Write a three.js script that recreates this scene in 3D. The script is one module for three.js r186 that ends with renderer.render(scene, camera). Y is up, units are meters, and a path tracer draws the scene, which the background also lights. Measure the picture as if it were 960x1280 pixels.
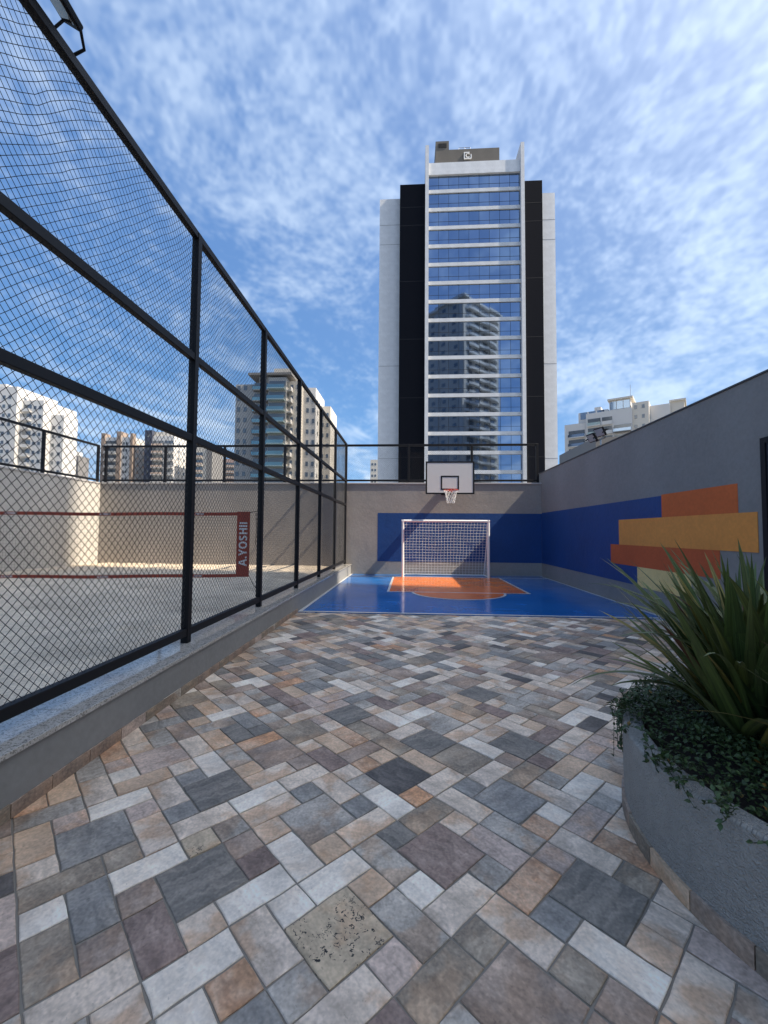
import * as THREE from 'three';
import { mergeGeometries } from 'three/addons/utils/BufferGeometryUtils.js';
import { RoundedBoxGeometry } from 'three/addons/geometries/RoundedBoxGeometry.js';
import { FontLoader } from 'three/addons/loaders/FontLoader.js';
import { TextGeometry } from 'three/addons/geometries/TextGeometry.js';

// ---------------------------------------------------------------- camera, sky, sun, exposure
const scene = new THREE.Scene();
const R = THREE.MathUtils.degToRad;
const camera = new THREE.PerspectiveCamera(100.74, 0.75, 0.05, 3000);
camera.position.set(0, 1.6, 0);
camera.rotation.set(R(2.7), R(3.45), R(0.45), 'YXZ');
scene.add(camera);
const renderer = new THREE.WebGLRenderer({ antialias: true });
renderer.toneMapping = THREE.LinearToneMapping;
renderer.toneMappingExposure = 1.62;
renderer.shadowMap.enabled = true;

const SUN = new THREE.Vector3(0.87, 1, 0.14).normalize();
const sun = new THREE.DirectionalLight(0xfff1dc, 5);
sun.position.copy(SUN).multiplyScalar(150);
sun.castShadow = true;
sun.shadow.radius = 1;
sun.shadow.mapSize.set(4096, 4096);
Object.assign(sun.shadow.camera, { left: -90, right: 90, top: 90, bottom: -90, near: 1, far: 420 });
scene.add(sun); scene.add(sun.target);

// seeded random numbers and lattice noise
let seedState = 12345;
function seed(n) { seedState = n >>> 0; }
function rnd() { seedState = (seedState + 0x6D2B79F5) >>> 0; let t = seedState; t = Math.imul(t ^ (t >>> 15), t | 1); t ^= t + Math.imul(t ^ (t >>> 7), t | 61); return ((t ^ (t >>> 14)) >>> 0) / 4294967296; }
const rr = (a, b) => a + (b - a) * rnd();
const PERM = new Float32Array(65536);
seed(7); for (let i = 0; i < 65536; i++) PERM[i] = rnd();
const lat = (x, y) => PERM[((x * 73 + y * 9277) ^ ((y * 31) >> 2) ^ (x << 5)) & 65535];
function vn(x, y) {
  const xi = Math.floor(x), yi = Math.floor(y); let fx = x - xi, fy = y - yi;
  fx = fx * fx * fx * (fx * (fx * 6 - 15) + 10); fy = fy * fy * fy * (fy * (fy * 6 - 15) + 10);
  const a = lat(xi, yi), b = lat(xi + 1, yi), c = lat(xi, yi + 1), d = lat(xi + 1, yi + 1);
  return a + (b - a) * fx + (c - a) * fy + (a - b - c + d) * fx * fy;
}
function fbm(x, y, o) { let s = 0, a = 0.5, n = 0; for (let i = 0; i < o; i++) { s += a * vn(x, y); n += a; a *= 0.5; const t = x * 1.6 - y * 1.2 + 17.3; y = x * 1.2 + y * 1.6 + 5.7; x = t; } return s / n; }
// noise that tiles with period p (whole number of cells)
function tn(x, y, p, s) {
  const xi = Math.floor(x), yi = Math.floor(y); let fx = x - xi, fy = y - yi; fx = fx * fx * (3 - 2 * fx); fy = fy * fy * (3 - 2 * fy);
  const m = (v) => ((v % p) + p) % p;
  const a = lat(m(xi) + s, m(yi) + s * 3), b = lat(m(xi + 1) + s, m(yi) + s * 3), c = lat(m(xi) + s, m(yi + 1) + s * 3), d = lat(m(xi + 1) + s, m(yi + 1) + s * 3);
  return a + (b - a) * fx + (c - a) * fy + (a - b - c + d) * fx * fy;
}
function tfbm(u, v, p, o, s) { let t = 0, a = 0.5, n = 0; for (let i = 0; i < o; i++) { t += a * tn(u * p, v * p, p, s + i * 37); n += a; a *= 0.55; p *= 2; } return t / n; }
const sst = (a, b, x) => { x = Math.min(1, Math.max(0, (x - a) / (b - a))); return x * x * (3 - 2 * x); };
const mix = (a, b, t) => a + (b - a) * t;

// the sky: clear air, a thin layer of rippled high cloud, and a thin cloud glow round the sun, strengthened to brighten the shaded ground
const SKYLIGHT = 0.82;
{
  const W = 2048, H = 1024, d = new Float32Array(W * H * 4);
  for (let j = 0; j < H; j++) {
    const el = ((j + 0.5) / H - 0.5) * Math.PI, sy = Math.sin(el), cy = Math.cos(el);
    for (let i = 0; i < W; i++) {
      const az = ((i + 0.5) / W - 0.5) * 2 * Math.PI, x = Math.cos(az) * cy, z = Math.sin(az) * cy, k = (j * W + i) * 4;
      const h = Math.max(sy, 0);
      const cs = x * SUN.x + sy * SUN.y + z * SUN.z, th = Math.acos(Math.min(1, Math.max(-1, cs)));
      const g = Math.pow(1 - h, 4);
      let r = mix(0.036, 0.17, g), gr = mix(0.155, 0.47, g), b = mix(0.43, 0.86, g);
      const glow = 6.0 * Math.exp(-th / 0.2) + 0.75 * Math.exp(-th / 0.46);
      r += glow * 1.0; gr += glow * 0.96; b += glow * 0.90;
      if (sy > 0) {
        const q = 1 / (h + 0.12), px = x * q, pz = z * q;
        const wx = fbm(px * 1.4 + 3, pz * 1.4, 3) - 0.5, wz = fbm(px * 1.4, pz * 1.4 + 9, 3) - 0.5;
        const ax = px + wx * 0.45, az2 = pz + wz * 0.45;
        const cover = fbm(ax * 0.9 + 4.2, az2 * 0.9 + 1.7, 4);
        const ca = 0.94, sa = 0.34, ux = ax * ca + az2 * sa, uz = -ax * sa + az2 * ca;
        const streak = fbm(ux * 7 + 2, uz * 3.2, 4);
        const rx = (px + wx * 0.2) * 34, rz = (pz + wz * 0.2) * 30, rip = 0.40 * vn(rx, rz) + 0.33 * vn(rx * 1.9 + 7, rz * 1.9) + 0.27 * vn(rx * 3.7, rz * 3.7 + 3), mid = fbm((px + wx * 0.3) * 13, (pz + wz * 0.3) * 9 + 5, 3);
        const fade = sst(0.06, 0.35, h);
        let a = 1.3 * (cover - 0.5) + 0.55 * (streak - 0.5) + 0.38 * (mid - 0.5) + 0.75 * fade * (rip - 0.5) - 0.07;
        a = mix(sst(-0.44, 0.62, a), 0.40, 0.25) * 0.78;
        a = mix(a, Math.max(a, sst(0.42, 0.68, cover * 0.45 + streak * 0.55) * 0.92), 1 - sst(0.05, 0.42, h));
        const lit = 1 + 3.0 * Math.exp(-th / 0.4);
        r = mix(r, 0.63 * lit, a * 0.85); gr = mix(gr, 0.745 * lit, a * 0.85); b = mix(b, 0.88 * lit, a * 0.85);
      } else { r = 0.20; gr = 0.21; b = 0.22; }
      d[k] = r * SKYLIGHT; d[k + 1] = gr * SKYLIGHT; d[k + 2] = b * SKYLIGHT; d[k + 3] = 1;
    }
  }
  const t = new THREE.DataTexture(d, W, H, THREE.RGBAFormat, THREE.FloatType);
  t.mapping = THREE.EquirectangularReflectionMapping; t.magFilter = t.minFilter = THREE.LinearFilter; t.needsUpdate = true;
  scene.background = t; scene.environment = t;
}

// ---------------------------------------------------------------- helpers
const names = {};
function numbered(n) { if (!(n in names)) { names[n] = 0; return n; } names[n]++; return n + '_' + String(names[n]).padStart(3, '0'); }
function tag(o, label, category, group, kind) { if (label) o.userData.label = label; if (category) o.userData.category = category; if (group) o.userData.group = group; if (kind) o.userData.kind = kind; return o; }
function thing(name, label, category, [x, y, z] = [0, 0, 0], turn = 0, group) {
  const g = new THREE.Group(); g.name = numbered(name); g.position.set(x, y, z); g.rotation.y = turn; scene.add(g); return tag(g, label, category, group);
}
function part(name, geo, m, parent, pos) {
  const o = new THREE.Mesh(geo, m); o.name = name; o.castShadow = o.receiveShadow = true; if (pos) o.position.set(...pos); parent.add(o); return o;
}
function struct(name, geo, m) { const o = part(name, geo, m, scene); o.userData.kind = 'structure'; return o; }
// texture coordinates in metres from the position and the face's direction
function muv(g, s = 1) {
  const p = g.attributes.position, n = g.attributes.normal, uv = new Float32Array(p.count * 2);
  for (let i = 0; i < p.count; i++) {
    const ax = Math.abs(n.getX(i)), ay = Math.abs(n.getY(i)), az = Math.abs(n.getZ(i)); let u, v;
    if (ay >= ax && ay >= az) { u = p.getX(i); v = p.getZ(i); } else if (ax >= az) { u = p.getZ(i); v = p.getY(i); } else { u = p.getX(i); v = p.getY(i); }
    uv[2 * i] = u * s; uv[2 * i + 1] = v * s;
  }
  g.setAttribute('uv', new THREE.BufferAttribute(uv, 2)); return g;
}
function bx(x0, x1, y0, y1, z0, z1) { return muv(new THREE.BoxGeometry(x1 - x0, y1 - y0, z1 - z0).translate((x0 + x1) / 2, (y0 + y1) / 2, (z0 + z1) / 2)); }
function rbx(x0, x1, y0, y1, z0, z1, r = 0.006) { return muv(new RoundedBoxGeometry(x1 - x0, y1 - y0, z1 - z0, 2, r).translate((x0 + x1) / 2, (y0 + y1) / 2, (z0 + z1) / 2)); }
const merge = (a) => mergeGeometries(a.map((g) => g.index ? g.toNonIndexed() : g));
const boxCache = {};
function cbox(w, h, d) { const k = [w, h, d].map((v) => v.toFixed(3)).join(); return boxCache[k] || (boxCache[k] = muv(new THREE.BoxGeometry(w, h, d))); }
// thin strands joined into one mesh
class Strands {
  constructor() { this.p = []; this.n = []; this.u = []; this.i = []; }
  add(pts, r, sides = 3) {
    const base = this.p.length / 3, t = new THREE.Vector3(), a = new THREE.Vector3(), b = new THREE.Vector3();
    for (let k = 0; k < pts.length; k++) {
      t.subVectors(pts[Math.min(k + 1, pts.length - 1)], pts[Math.max(k - 1, 0)]).normalize();
      a.set(0.31, 0.2, 0.93); if (Math.abs(a.dot(t)) > 0.9) a.set(0.9, 0.3, 0.1); a.cross(t).normalize(); b.crossVectors(t, a);
      const rad = typeof r === 'function' ? r(k / (pts.length - 1)) : r;
      for (let s = 0; s < sides; s++) {
        const w = s / sides * Math.PI * 2, c = Math.cos(w), q = Math.sin(w), nx = a.x * c + b.x * q, ny = a.y * c + b.y * q, nz = a.z * c + b.z * q;
        this.p.push(pts[k].x + nx * rad, pts[k].y + ny * rad, pts[k].z + nz * rad); this.n.push(nx, ny, nz); this.u.push(s / sides, k);
      }
      if (k) for (let s = 0; s < sides; s++) { const s2 = (s + 1) % sides, o = base + (k - 1) * sides, q = base + k * sides; this.i.push(o + s, o + s2, q + s, o + s2, q + s2, q + s); }
    }
  }
  geo() {
    const g = new THREE.BufferGeometry();
    g.setAttribute('position', new THREE.Float32BufferAttribute(this.p, 3)); g.setAttribute('normal', new THREE.Float32BufferAttribute(this.n, 3)); g.setAttribute('uv', new THREE.Float32BufferAttribute(this.u, 2)); g.setIndex(this.i); return g;
  }
}
const V = (x, y, z) => new THREE.Vector3(x, y, z);
const C = (r, g, b) => new THREE.Color().setRGB(r, g, b);
function dtex(n, fn, srgb = true, rx = 1, ry = 1) {
  const d = new Uint8Array(n * n * 4);
  for (let j = 0; j < n; j++) for (let i = 0; i < n; i++) { const c = fn(i / n, j / n), k = (j * n + i) * 4; d[k] = Math.max(0, Math.min(255, c[0])); d[k + 1] = Math.max(0, Math.min(255, c[1])); d[k + 2] = Math.max(0, Math.min(255, c[2])); d[k + 3] = 255; }
  const t = new THREE.DataTexture(d, n, n); t.wrapS = t.wrapT = THREE.RepeatWrapping; t.magFilter = THREE.LinearFilter; t.minFilter = THREE.LinearMipmapLinearFilter; t.generateMipmaps = true;
  if (srgb) t.colorSpace = THREE.SRGBColorSpace; t.repeat.set(rx, ry); t.needsUpdate = true; return t;
}
const mat = (c, roughness = 0.8, o = {}) => new THREE.MeshStandardMaterial({ color: c, roughness, ...o });

// ---------------------------------------------------------------- materials
// trowelled, painted plaster: faint patches and grain; relief of long shallow trowel waves
const plasterMap = dtex(512, (u, v) => { const a = tfbm(u, v, 3, 5, 11), b = tfbm(u, v, 64, 2, 50); const q = 232 + (a - 0.5) * 34 + (b - 0.5) * 16; return [q, q, q]; }, true, 0.4, 0.4);
const plasterBump = dtex(512, (u, v) => { const a = tfbm(u + 0.1 * tfbm(u, v, 2, 2, 3), v, 6, 3, 21), b = tfbm(u, v, 40, 3, 70); const q = 128 + (a - 0.5) * 150 + (b - 0.5) * 60; return [q, q, q]; }, false, 0.5, 0.5);
const plaster = (c, r = 0.85, bs = 0.011) => mat(c, r, { map: plasterMap, bumpMap: plasterBump, bumpScale: bs });
const M = {
  wallGrey: plaster(C(0.295, 0.272, 0.252)),
  backGrey: plaster(C(0.365, 0.335, 0.305)),
  wallCream: plaster(C(0.60, 0.57, 0.52)),
  parapet: plaster(C(0.31, 0.305, 0.29)),
  navy: plaster(C(0.004, 0.058, 0.235), 0.6),
  muralOrange: plaster(C(0.76, 0.155, 0.028), 0.7, 0.003),
  muralAmber: plaster(C(0.92, 0.345, 0.065), 0.7, 0.003),
  muralRust: plaster(C(0.66, 0.12, 0.028), 0.7, 0.003),
  muralCream: plaster(C(0.95, 0.68, 0.27), 0.7, 0.003),
  black: new THREE.MeshPhysicalMaterial({ color: C(0.008, 0.008, 0.010), roughness: 0.55, specularIntensity: 0.5 }),
  netBlack: mat(C(0.012, 0.012, 0.013), 0.75),
  coping: mat(C(0.46, 0.44, 0.42), 0.6),
  flashing: mat(C(0.06, 0.06, 0.065), 0.5, { metalness: 0.4 }),
  white: mat(C(0.78, 0.77, 0.75), 0.5),
  whiteMetal: mat(C(0.78, 0.78, 0.77), 0.35),
  netWhite: mat(C(0.8, 0.79, 0.76), 0.9),
  red: mat(C(0.50, 0.045, 0.02), 0.4),
  band: mat(C(0.33, 0.06, 0.035), 0.8),
  steel: mat(C(0.4, 0.4, 0.41), 0.35, { metalness: 0.9 }),
  lens: mat(C(0.35, 0.36, 0.36), 0.15),
  mortar: mat(C(0.24, 0.215, 0.18), 0.95),
  concrete: plaster(C(0.36, 0.35, 0.33)),
};
const floorMap = dtex(512, (u, v) => { const a = tfbm(u, v, 4, 5, 91), b = tfbm(u, v, 90, 2, 31); const sc = sst(0.6, 0.75, tn(u * 3, v * 40, 1e6, 5)) * sst(0.5, 0.7, tfbm(u, v, 6, 2, 8)), dust = sst(0.55, 0.75, tfbm(u, v, 3, 5, 44)); const q = 228 + (a - 0.5) * 46 + (b - 0.5) * 16 + sc * 16 + dust * 8; return [q, q, q]; }, true, 0.35, 0.35);
const floorRough = dtex(512, (u, v) => { const a = tfbm(u, v, 5, 5, 17); const q = 40 + (a - 0.5) * 44; return [q, q, q]; }, false, 0.35, 0.35);
const floorBump = dtex(256, (u, v) => { const q = 128 + (tfbm(u, v, 4, 3, 40) - 0.5) * 190; return [q, q, q]; }, false, 0.8, 0.8);
const courtPaint = (c) => mat(c, 1, { map: floorMap, roughnessMap: floorRough, bumpMap: floorBump, bumpScale: 0.0012 });
M.courtBlue = courtPaint(C(0.018, 0.165, 0.50));
M.courtOrange = courtPaint(C(0.86, 0.21, 0.022));
M.courtLine = courtPaint(C(0.8, 0.8, 0.8));
const sandMap = dtex(512, (u, v) => { const a = tfbm(u, v, 4, 5, 5), b = tfbm(u, v, 120, 2, 6); const q = 205 + (a - 0.5) * 60 + (b - 0.5) * 60; return [q, q * 0.985, q * 0.95]; }, true, 0.4, 0.4);
const sandBump = dtex(512, (u, v) => { const q = 128 + (tfbm(u, v, 9, 4, 55) - 0.5) * 220; return [q, q, q]; }, false, 0.35, 0.35);
M.sand = mat(C(0.92, 0.80, 0.66), 0.95, { map: sandMap, bumpMap: sandBump, bumpScale: 0.04 });
const graniteMap = dtex(512, (u, v) => { const a = tfbm(u, v, 70, 2, 8), b = tfbm(u, v, 24, 3, 9), c = tfbm(u, v, 110, 1, 77); let q = 205 + (b - 0.5) * 50; if (a > 0.66) q -= 55; if (c > 0.84) q -= 60; return [q, q * 0.985, q * 0.96]; }, true, 1.4, 1.4);
M.granite = mat(C(0.74, 0.73, 0.71), 0.08, { map: graniteMap });
// grainy stucco of the planter
const stuccoBump = dtex(512, (u, v) => { const q = 255 * tfbm(u, v, 80, 2, 15); return [q, q, q]; }, false, 2.2, 2.2);
M.stucco = mat(C(0.46, 0.425, 0.375), 0.9, { bumpMap: stuccoBump, bumpScale: 0.012, map: plasterMap });

// ---------------------------------------------------------------- the ground and the terrace
struct('ground', bx(-1500, 1500, -12, -11, -1500, 1500), mat(C(0.16, 0.16, 0.15), 0.95));
struct('terrace_slab', bx(-12.7, 8.5, -11, -0.045, -16.3, 4), M.concrete);
{
  const g = new THREE.PlaneGeometry(9.64, 20, 150, 300).rotateX(-Math.PI / 2).translate(-7.38, 0.3, -6), p = g.attributes.position; seed(61);
  const prints = Array.from({ length: 520 }, () => [rr(-12, -2.7), rr(-15.8, 1), rr(0, 6.28), rr(0.7, 1.2)]);
  for (let k = 0; k < p.count; k++) { const x = p.getX(k), z = p.getZ(k); p.setY(k, 0.3 + (fbm(x * 1.3, z * 1.3, 3) - 0.5) * 0.06 + (fbm(x * 5, z * 5 + 9, 2) - 0.5) * 0.035); }
  for (const [px, pz, a, s] of prints) { // footprints: a hollow with a pushed up edge
    const i0 = Math.floor((px + 12.2) / 9.64 * 150), j0 = Math.floor((pz + 16) / 20 * 300);
    for (let j = j0 - 4; j <= j0 + 4; j++) for (let i = i0 - 4; i <= i0 + 4; i++) { if (i < 0 || j < 0 || i > 150 || j > 300) continue; const k = j * 151 + i, dx = p.getX(k) - px, dz = p.getZ(k) - pz, u = (dx * Math.cos(a) + dz * Math.sin(a)) / (0.15 * s), v = (-dx * Math.sin(a) + dz * Math.cos(a)) / (0.08 * s), q = Math.hypot(u, v); p.setY(k, p.getY(k) - 0.022 * Math.exp(-q * q) + 0.01 * Math.exp(-(q - 1.6) * (q - 1.6) * 4)); }
  }
  g.computeVertexNormals(); muv(g); struct('sand_court', g, M.sand);
  struct('sand_court_base', bx(-12.2, -2.56, -0.044, 0.22, -16, 4), M.concrete);
}
const CZ = -8.34;                                     // front edge of the painted court

// stone paving: courses on a 15.85 cm module, turned 45.8 degrees
const paving = new THREE.Group(); paving.name = 'stone_paving'; paving.userData.kind = 'structure'; scene.add(paving);
part('mortar_bed', bx(-2.2, 4.88, -0.045, -0.007, CZ - 0.3, 3), M.mortar, paving);
const PAV = { pitch: 0.1585, a: R(45.8), ou: -0.233 };
const cellXY = (i, j) => { const u = (i + PAV.ou) * PAV.pitch, v = j * PAV.pitch, c = Math.cos(PAV.a), s = Math.sin(PAV.a); return [u * c + v * s, -(u * s - v * c)]; };
// quartzite and slate: each tone with cloudy patches, streaks along the cleavage, rust or dark veins
function stoneTex(base, alt, s, o = {}) {
  return dtex(256, (u, v) => {
    const w = tfbm(u, v, 3, 4, s), st = tn(u * 3 + w * 2, v * 22 + w * 7, 1e6, s + 9) * 0.6 + 0.4 * tn(u * 7 + w * 3, v * 60 + w * 16, 1e6, s + 19), gr = tfbm(u, v, 48, 2, s + 5), big = tfbm(u, v, 2, 5, s + 60);
    let t = sst(0.38, 0.68, big * 0.7 + st * 0.3); let q = 1 + ((w - 0.5) * 0.42 + (gr - 0.5) * 0.28 + (st - 0.5) * 0.28) * (o.amp ?? 1);
    let c = [0, 1, 2].map((k) => mix(base[k], alt[k], t * (o.alt ?? 0.7)) * q);
    if (o.rust) { const f = sst(0.5, 0.7, tfbm(u, v, 3, 5, s + 200)) * o.rust; c = [mix(c[0], 188 * q, f), mix(c[1], 142 * q, f), mix(c[2], 104 * q, f)]; }
    const pit = tfbm(u, v, 60, 1, s + 320); if (pit > 0.95) c = c.map((x) => x * 0.88);
    if (o.dendrite) { const m = sst(0.54, 0.68, tfbm(u, v, 3, 3, s + 400)), f = Math.abs(tfbm(u, v, 24, 3, s + 410) - 0.5); if (f < 0.034 * m && tfbm(u, v, 30, 2, s + 430) > 0.5) c = [26, 25, 26]; }
    return c;
  }, true, 1.9, 1.9);
}
const stoneBump = dtex(256, (u, v) => { const w = tfbm(u, v, 4, 5, 500), st = tn(u * 4 + w * 2, v * 20 + w * 6, 1e6, 512); const q = 128 + (w - 0.5) * 170 + (st - 0.5) * 60 + (tfbm(u, v, 40, 2, 530) - 0.5) * 50; return [q, q, q]; }, false, 1.9, 1.9);
const TONES = {
  W: [[245, 237, 225], [238, 226, 210], 1000, { amp: 0.55, rust: 0.12 }], L: [[230, 214, 196], [220, 206, 192], 1100, { rust: 0.42, amp: 0.75 }], B: [[218, 192, 166], [206, 178, 150], 1200, { rust: 0.4, amp: 0.7 }],
  O: [[206, 160, 126], [200, 178, 156], 1300, { rust: 0.55 }], S: [[150, 149, 146], [162, 156, 148], 1400, {}], G: [[184, 177, 167], [170, 166, 160], 1500, { rust: 0.3 }],
  D: [[124, 121, 116], [138, 132, 124], 1600, {}], K: [[94, 91, 89], [108, 103, 100], 1700, {}], V: [[182, 166, 146], [162, 152, 138], 1800, { rust: 0.3 }],
  M: [[188, 171, 160], [172, 158, 150], 1900, { rust: 0.35 }], P: [[146, 126, 117], [156, 140, 131], 2000, {}], T: [[174, 156, 142], [158, 145, 136], 2100, { rust: 0.2 }], F: [[190, 174, 150], [196, 180, 156], 2200, { dendrite: 1, rust: 0.25, amp: 0.7 }],
};
const stoneMats = {};
for (const k in TONES) {
  const [b, a, s, o] = TONES[k];
  stoneMats[k] = [0.9, 1.0, 1.1].map((q) => null);
  const tex = stoneTex(b, a, s, o);
  stoneMats[k] = [[1.0, 0.94, 0.87], [0.96, 0.90, 0.835], [0.90, 0.85, 0.80]].map((c) => mat(C(...c), 0.62, { map: tex, bumpMap: stoneBump, bumpScale: 0.006 }));
}
function stoneGeo(w, h, r) {                            // a slab with an uneven outline and a worn top edge
  const P = PAV.pitch, gap = 0.0042, W = w * P / 2 - gap, H = h * P / 2 - gap, out = [];
  const corners = [[-W, -H], [W, -H], [W, H], [-W, H]];
  for (let e = 0; e < 4; e++) {
    const [ax, ay] = corners[e], [bx_, by] = corners[(e + 1) % 4], n = Math.max(2, Math.round(Math.hypot(bx_ - ax, by - ay) / 0.08));
    for (let k = 0; k < n; k++) { const t = k / n; out.push([mix(ax, bx_, t) + rr(-1, 1) * 0.0028, mix(ay, by, t) + rr(-1, 1) * 0.0028]); }
  }
  const n = out.length, pos = [], ix = [], cx = 0.9965;
  const inn = out.map(([x, y]) => [x - Math.sign(x) * Math.min(0.0035, Math.abs(x)) * (Math.abs(x) > W * 0.93 ? 1 : 0), y - Math.sign(y) * (Math.abs(y) > H * 0.93 ? 0.0035 : 0)]);
  for (const [x, y] of inn) pos.push(x, 0, y);
  for (const [x, y] of out) pos.push(x, -0.003, y);
  for (const [x, y] of out) pos.push(x, -0.03, y);
  pos.push(0, 0.0006, 0); const c = 3 * n;
  for (let k = 0; k < n; k++) { const q = (k + 1) % n; ix.push(c, q, k, k, q, n + k, q, n + q, n + k, n + k, n + q, 2 * n + k, n + q, 2 * n + q, 2 * n + k); }
  let g = new THREE.BufferGeometry(); g.setAttribute('position', new THREE.Float32BufferAttribute(pos, 3)); g.setIndex(ix);
  g = g.toNonIndexed(); g.computeVertexNormals();
  const ou = rnd() * 7, ov = rnd() * 7; muv(g); const uv = g.attributes.uv, flip = rnd() < 0.5;
  for (let k = 0; k < uv.count; k++) { const a = uv.getX(k), b = uv.getY(k); uv.setXY(k, (flip ? b : a) + ou, (flip ? a : b) + ov); }
  return g;
}
{
  seed(4242);
  const placed = '11 -13 12W;12 -14 22K;13 -12 21L;12 -12 11O;14 -11 11S;13 -11 12L;14 -10 22S;11 -11 21V;12 -10 11L;12 -9 12M;10 -11 11D;10 -10 22P;9 -11 12G;9 -12 21L;10 -13 11S;8 -14 22G;10 -15 12L;9 -16 21L;9 -15 11S;7 -15 21L;7 -13 12W;8 -12 11B;7 -11 21W;6 -11 11W;5 -12 21W;6 -10 22F;8 -10 11B;8 -9 12G;9 -9 11W;9 -8 21L;11 -8 11G;7 -8 11M;7 -7 21V;9 -7 11V;10 -7 12L;5 -8 21L;5 -9 11G;11 -7 21O;11 -6 11S;12 -6 22D;11 -5 12W;10 -5 11V;13 -7 11M;14 -7 12L;14 -5 11V;15 -6 12O;15 -7 21M;17 -7 11G;13 -4 11L;12 -4 11L;16 -9 12L;17 -8 21W;17 -9 11G;15 -8 11W;1 -19 12B;3 -19 21W;3 -21 12L;2 -18 22S;4 -18 11M;4 -17 12L;5 -19 12L;6 -18 22D;5 -17 11S;5 -16 21L;5 -15 11F;6 -15 11G;4 -14 22D;3 -15 21W;1 -15 11W;2 -15 12S;3 -14 11T;3 -13 12P;4 -12 11L;3 -11 21W;2 -13 11T;0 -14 12P;1 -12 21L;5 -11 12L;4 -10 11O;2 -19 11M;11 -3 21L;9 -4 11T;8 -6 22T;3 -16 11V;1 -16 21V;1 -20 21G'
    .split(';').map((s) => { const m = s.split(' '); return { i: +m[0], j: +m[1], w: +m[2][0], h: +m[2][1], k: m[2][2] }; });
  const occ = new Set(), key = (i, j) => i * 1000 + j, stones = [];
  const put = (s) => { for (let x = 0; x < s.w; x++) for (let y = 0; y < s.h; y++) occ.add(key(s.i + x, s.j + y)); stones.push(s); };
  const inside = (i, j) => { const [x, z] = cellXY(i + 0.5, j + 0.5); return x > -2.30 && x < 4.98 && z > CZ - 0.13 && z < 0.6; };
  placed.forEach(put);
  const tones = 'WWWWWLLLLLLLLLLBBBBOOSSSGGGGGGGDDDKVVVMMMMPPTTTT', sizes = [[2, 2], [2, 1], [1, 2], [2, 1], [1, 2], [2, 1], [1, 2], [1, 1], [1, 1], [2, 2]];
  for (let j = -60; j < 45; j++) for (let i = -40; i < 75; i++) {
    if (occ.has(key(i, j)) || !inside(i, j)) continue;
    let [w, h] = sizes[Math.floor(rnd() * sizes.length)];
    const ok = () => { for (let x = 0; x < w; x++) for (let y = 0; y < h; y++) if (occ.has(key(i + x, j + y))) return false; return true; };
    if (!ok()) { h = 1; if (!ok()) { w = 1; if (rnd() < 0.7) { h = 2; if (!ok()) h = 1; } } }
    let k = tones[Math.floor(rnd() * tones.length)]; if (w * h === 4 && 'WLBO'.includes(k) && rnd() < 0.75) k = 'SGDPTVD'[Math.floor(rnd() * 7)];
    put({ i, j, w, h, k });
  }
  const variants = {}; for (const [w, h] of [[1, 1], [1, 2], [2, 1], [2, 2]]) variants[w + '' + h] = Array.from({ length: 7 }, () => stoneGeo(w, h));
  const PL = [2.38, -2.2, 1.11];
  const live = [];
  for (const s of stones) {
    const [x, z] = cellXY(s.i + s.w / 2, s.j + s.h / 2);
    if (Math.hypot(x - PL[0], z - PL[1]) < PL[2] - 0.15) continue;
    const v = variants[s.w + '' + s.h], g = v[Math.floor(rnd() * v.length)], m = stoneMats[s.k][Math.max(0, Math.min(2, Math.floor((fbm(x * 0.9 + 3, z * 0.9, 3) - 0.25) * 6 * 0.7 + rnd() * 1.2)))];
    const d2 = x * x + z * z, seen = z < -0.7 && Math.abs(x + 0.06 * z) < -z * 1.0 + 0.2 && !(x > PL[0] - 0.4 && z < -1 && x / -z > 0.85);
    live.push({ s, x, z, g, m, size: seen ? s.w * s.h * Math.pow(d2 + 2.56, -1.5) : -d2 });
  }
  live.sort((a, b) => b.size - a.size);
  const rest = {};
  live.forEach((q, n) => {
    const y = rr(-0.0022, 0.0022), o = new THREE.Object3D(); o.position.set(q.x, y, q.z); o.rotation.set(rr(-0.004, 0.004), PAV.a, rr(-0.004, 0.004));
    if (n < 300) { const p = part(n ? 'stone_' + String(n).padStart(3, '0') : 'stone', q.g, q.m, paving); p.position.copy(o.position); p.rotation.copy(o.rotation); }
    else { o.updateMatrix(); const id = q.m.uuid; (rest[id] = rest[id] || { m: q.m, l: [] }).l.push(q.g.clone().applyMatrix4(o.matrix)); }
  });
  const ids = Object.keys(rest), geos = ids.map((k) => mergeGeometries(rest[k].l));
  const all = mergeGeometries(geos, true), mesh = new THREE.Mesh(all, ids.map((k) => rest[k].m)); mesh.name = 'distant_stones'; mesh.userData.kind = 'stuff'; mesh.castShadow = mesh.receiveShadow = true; paving.add(mesh);
}

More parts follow.
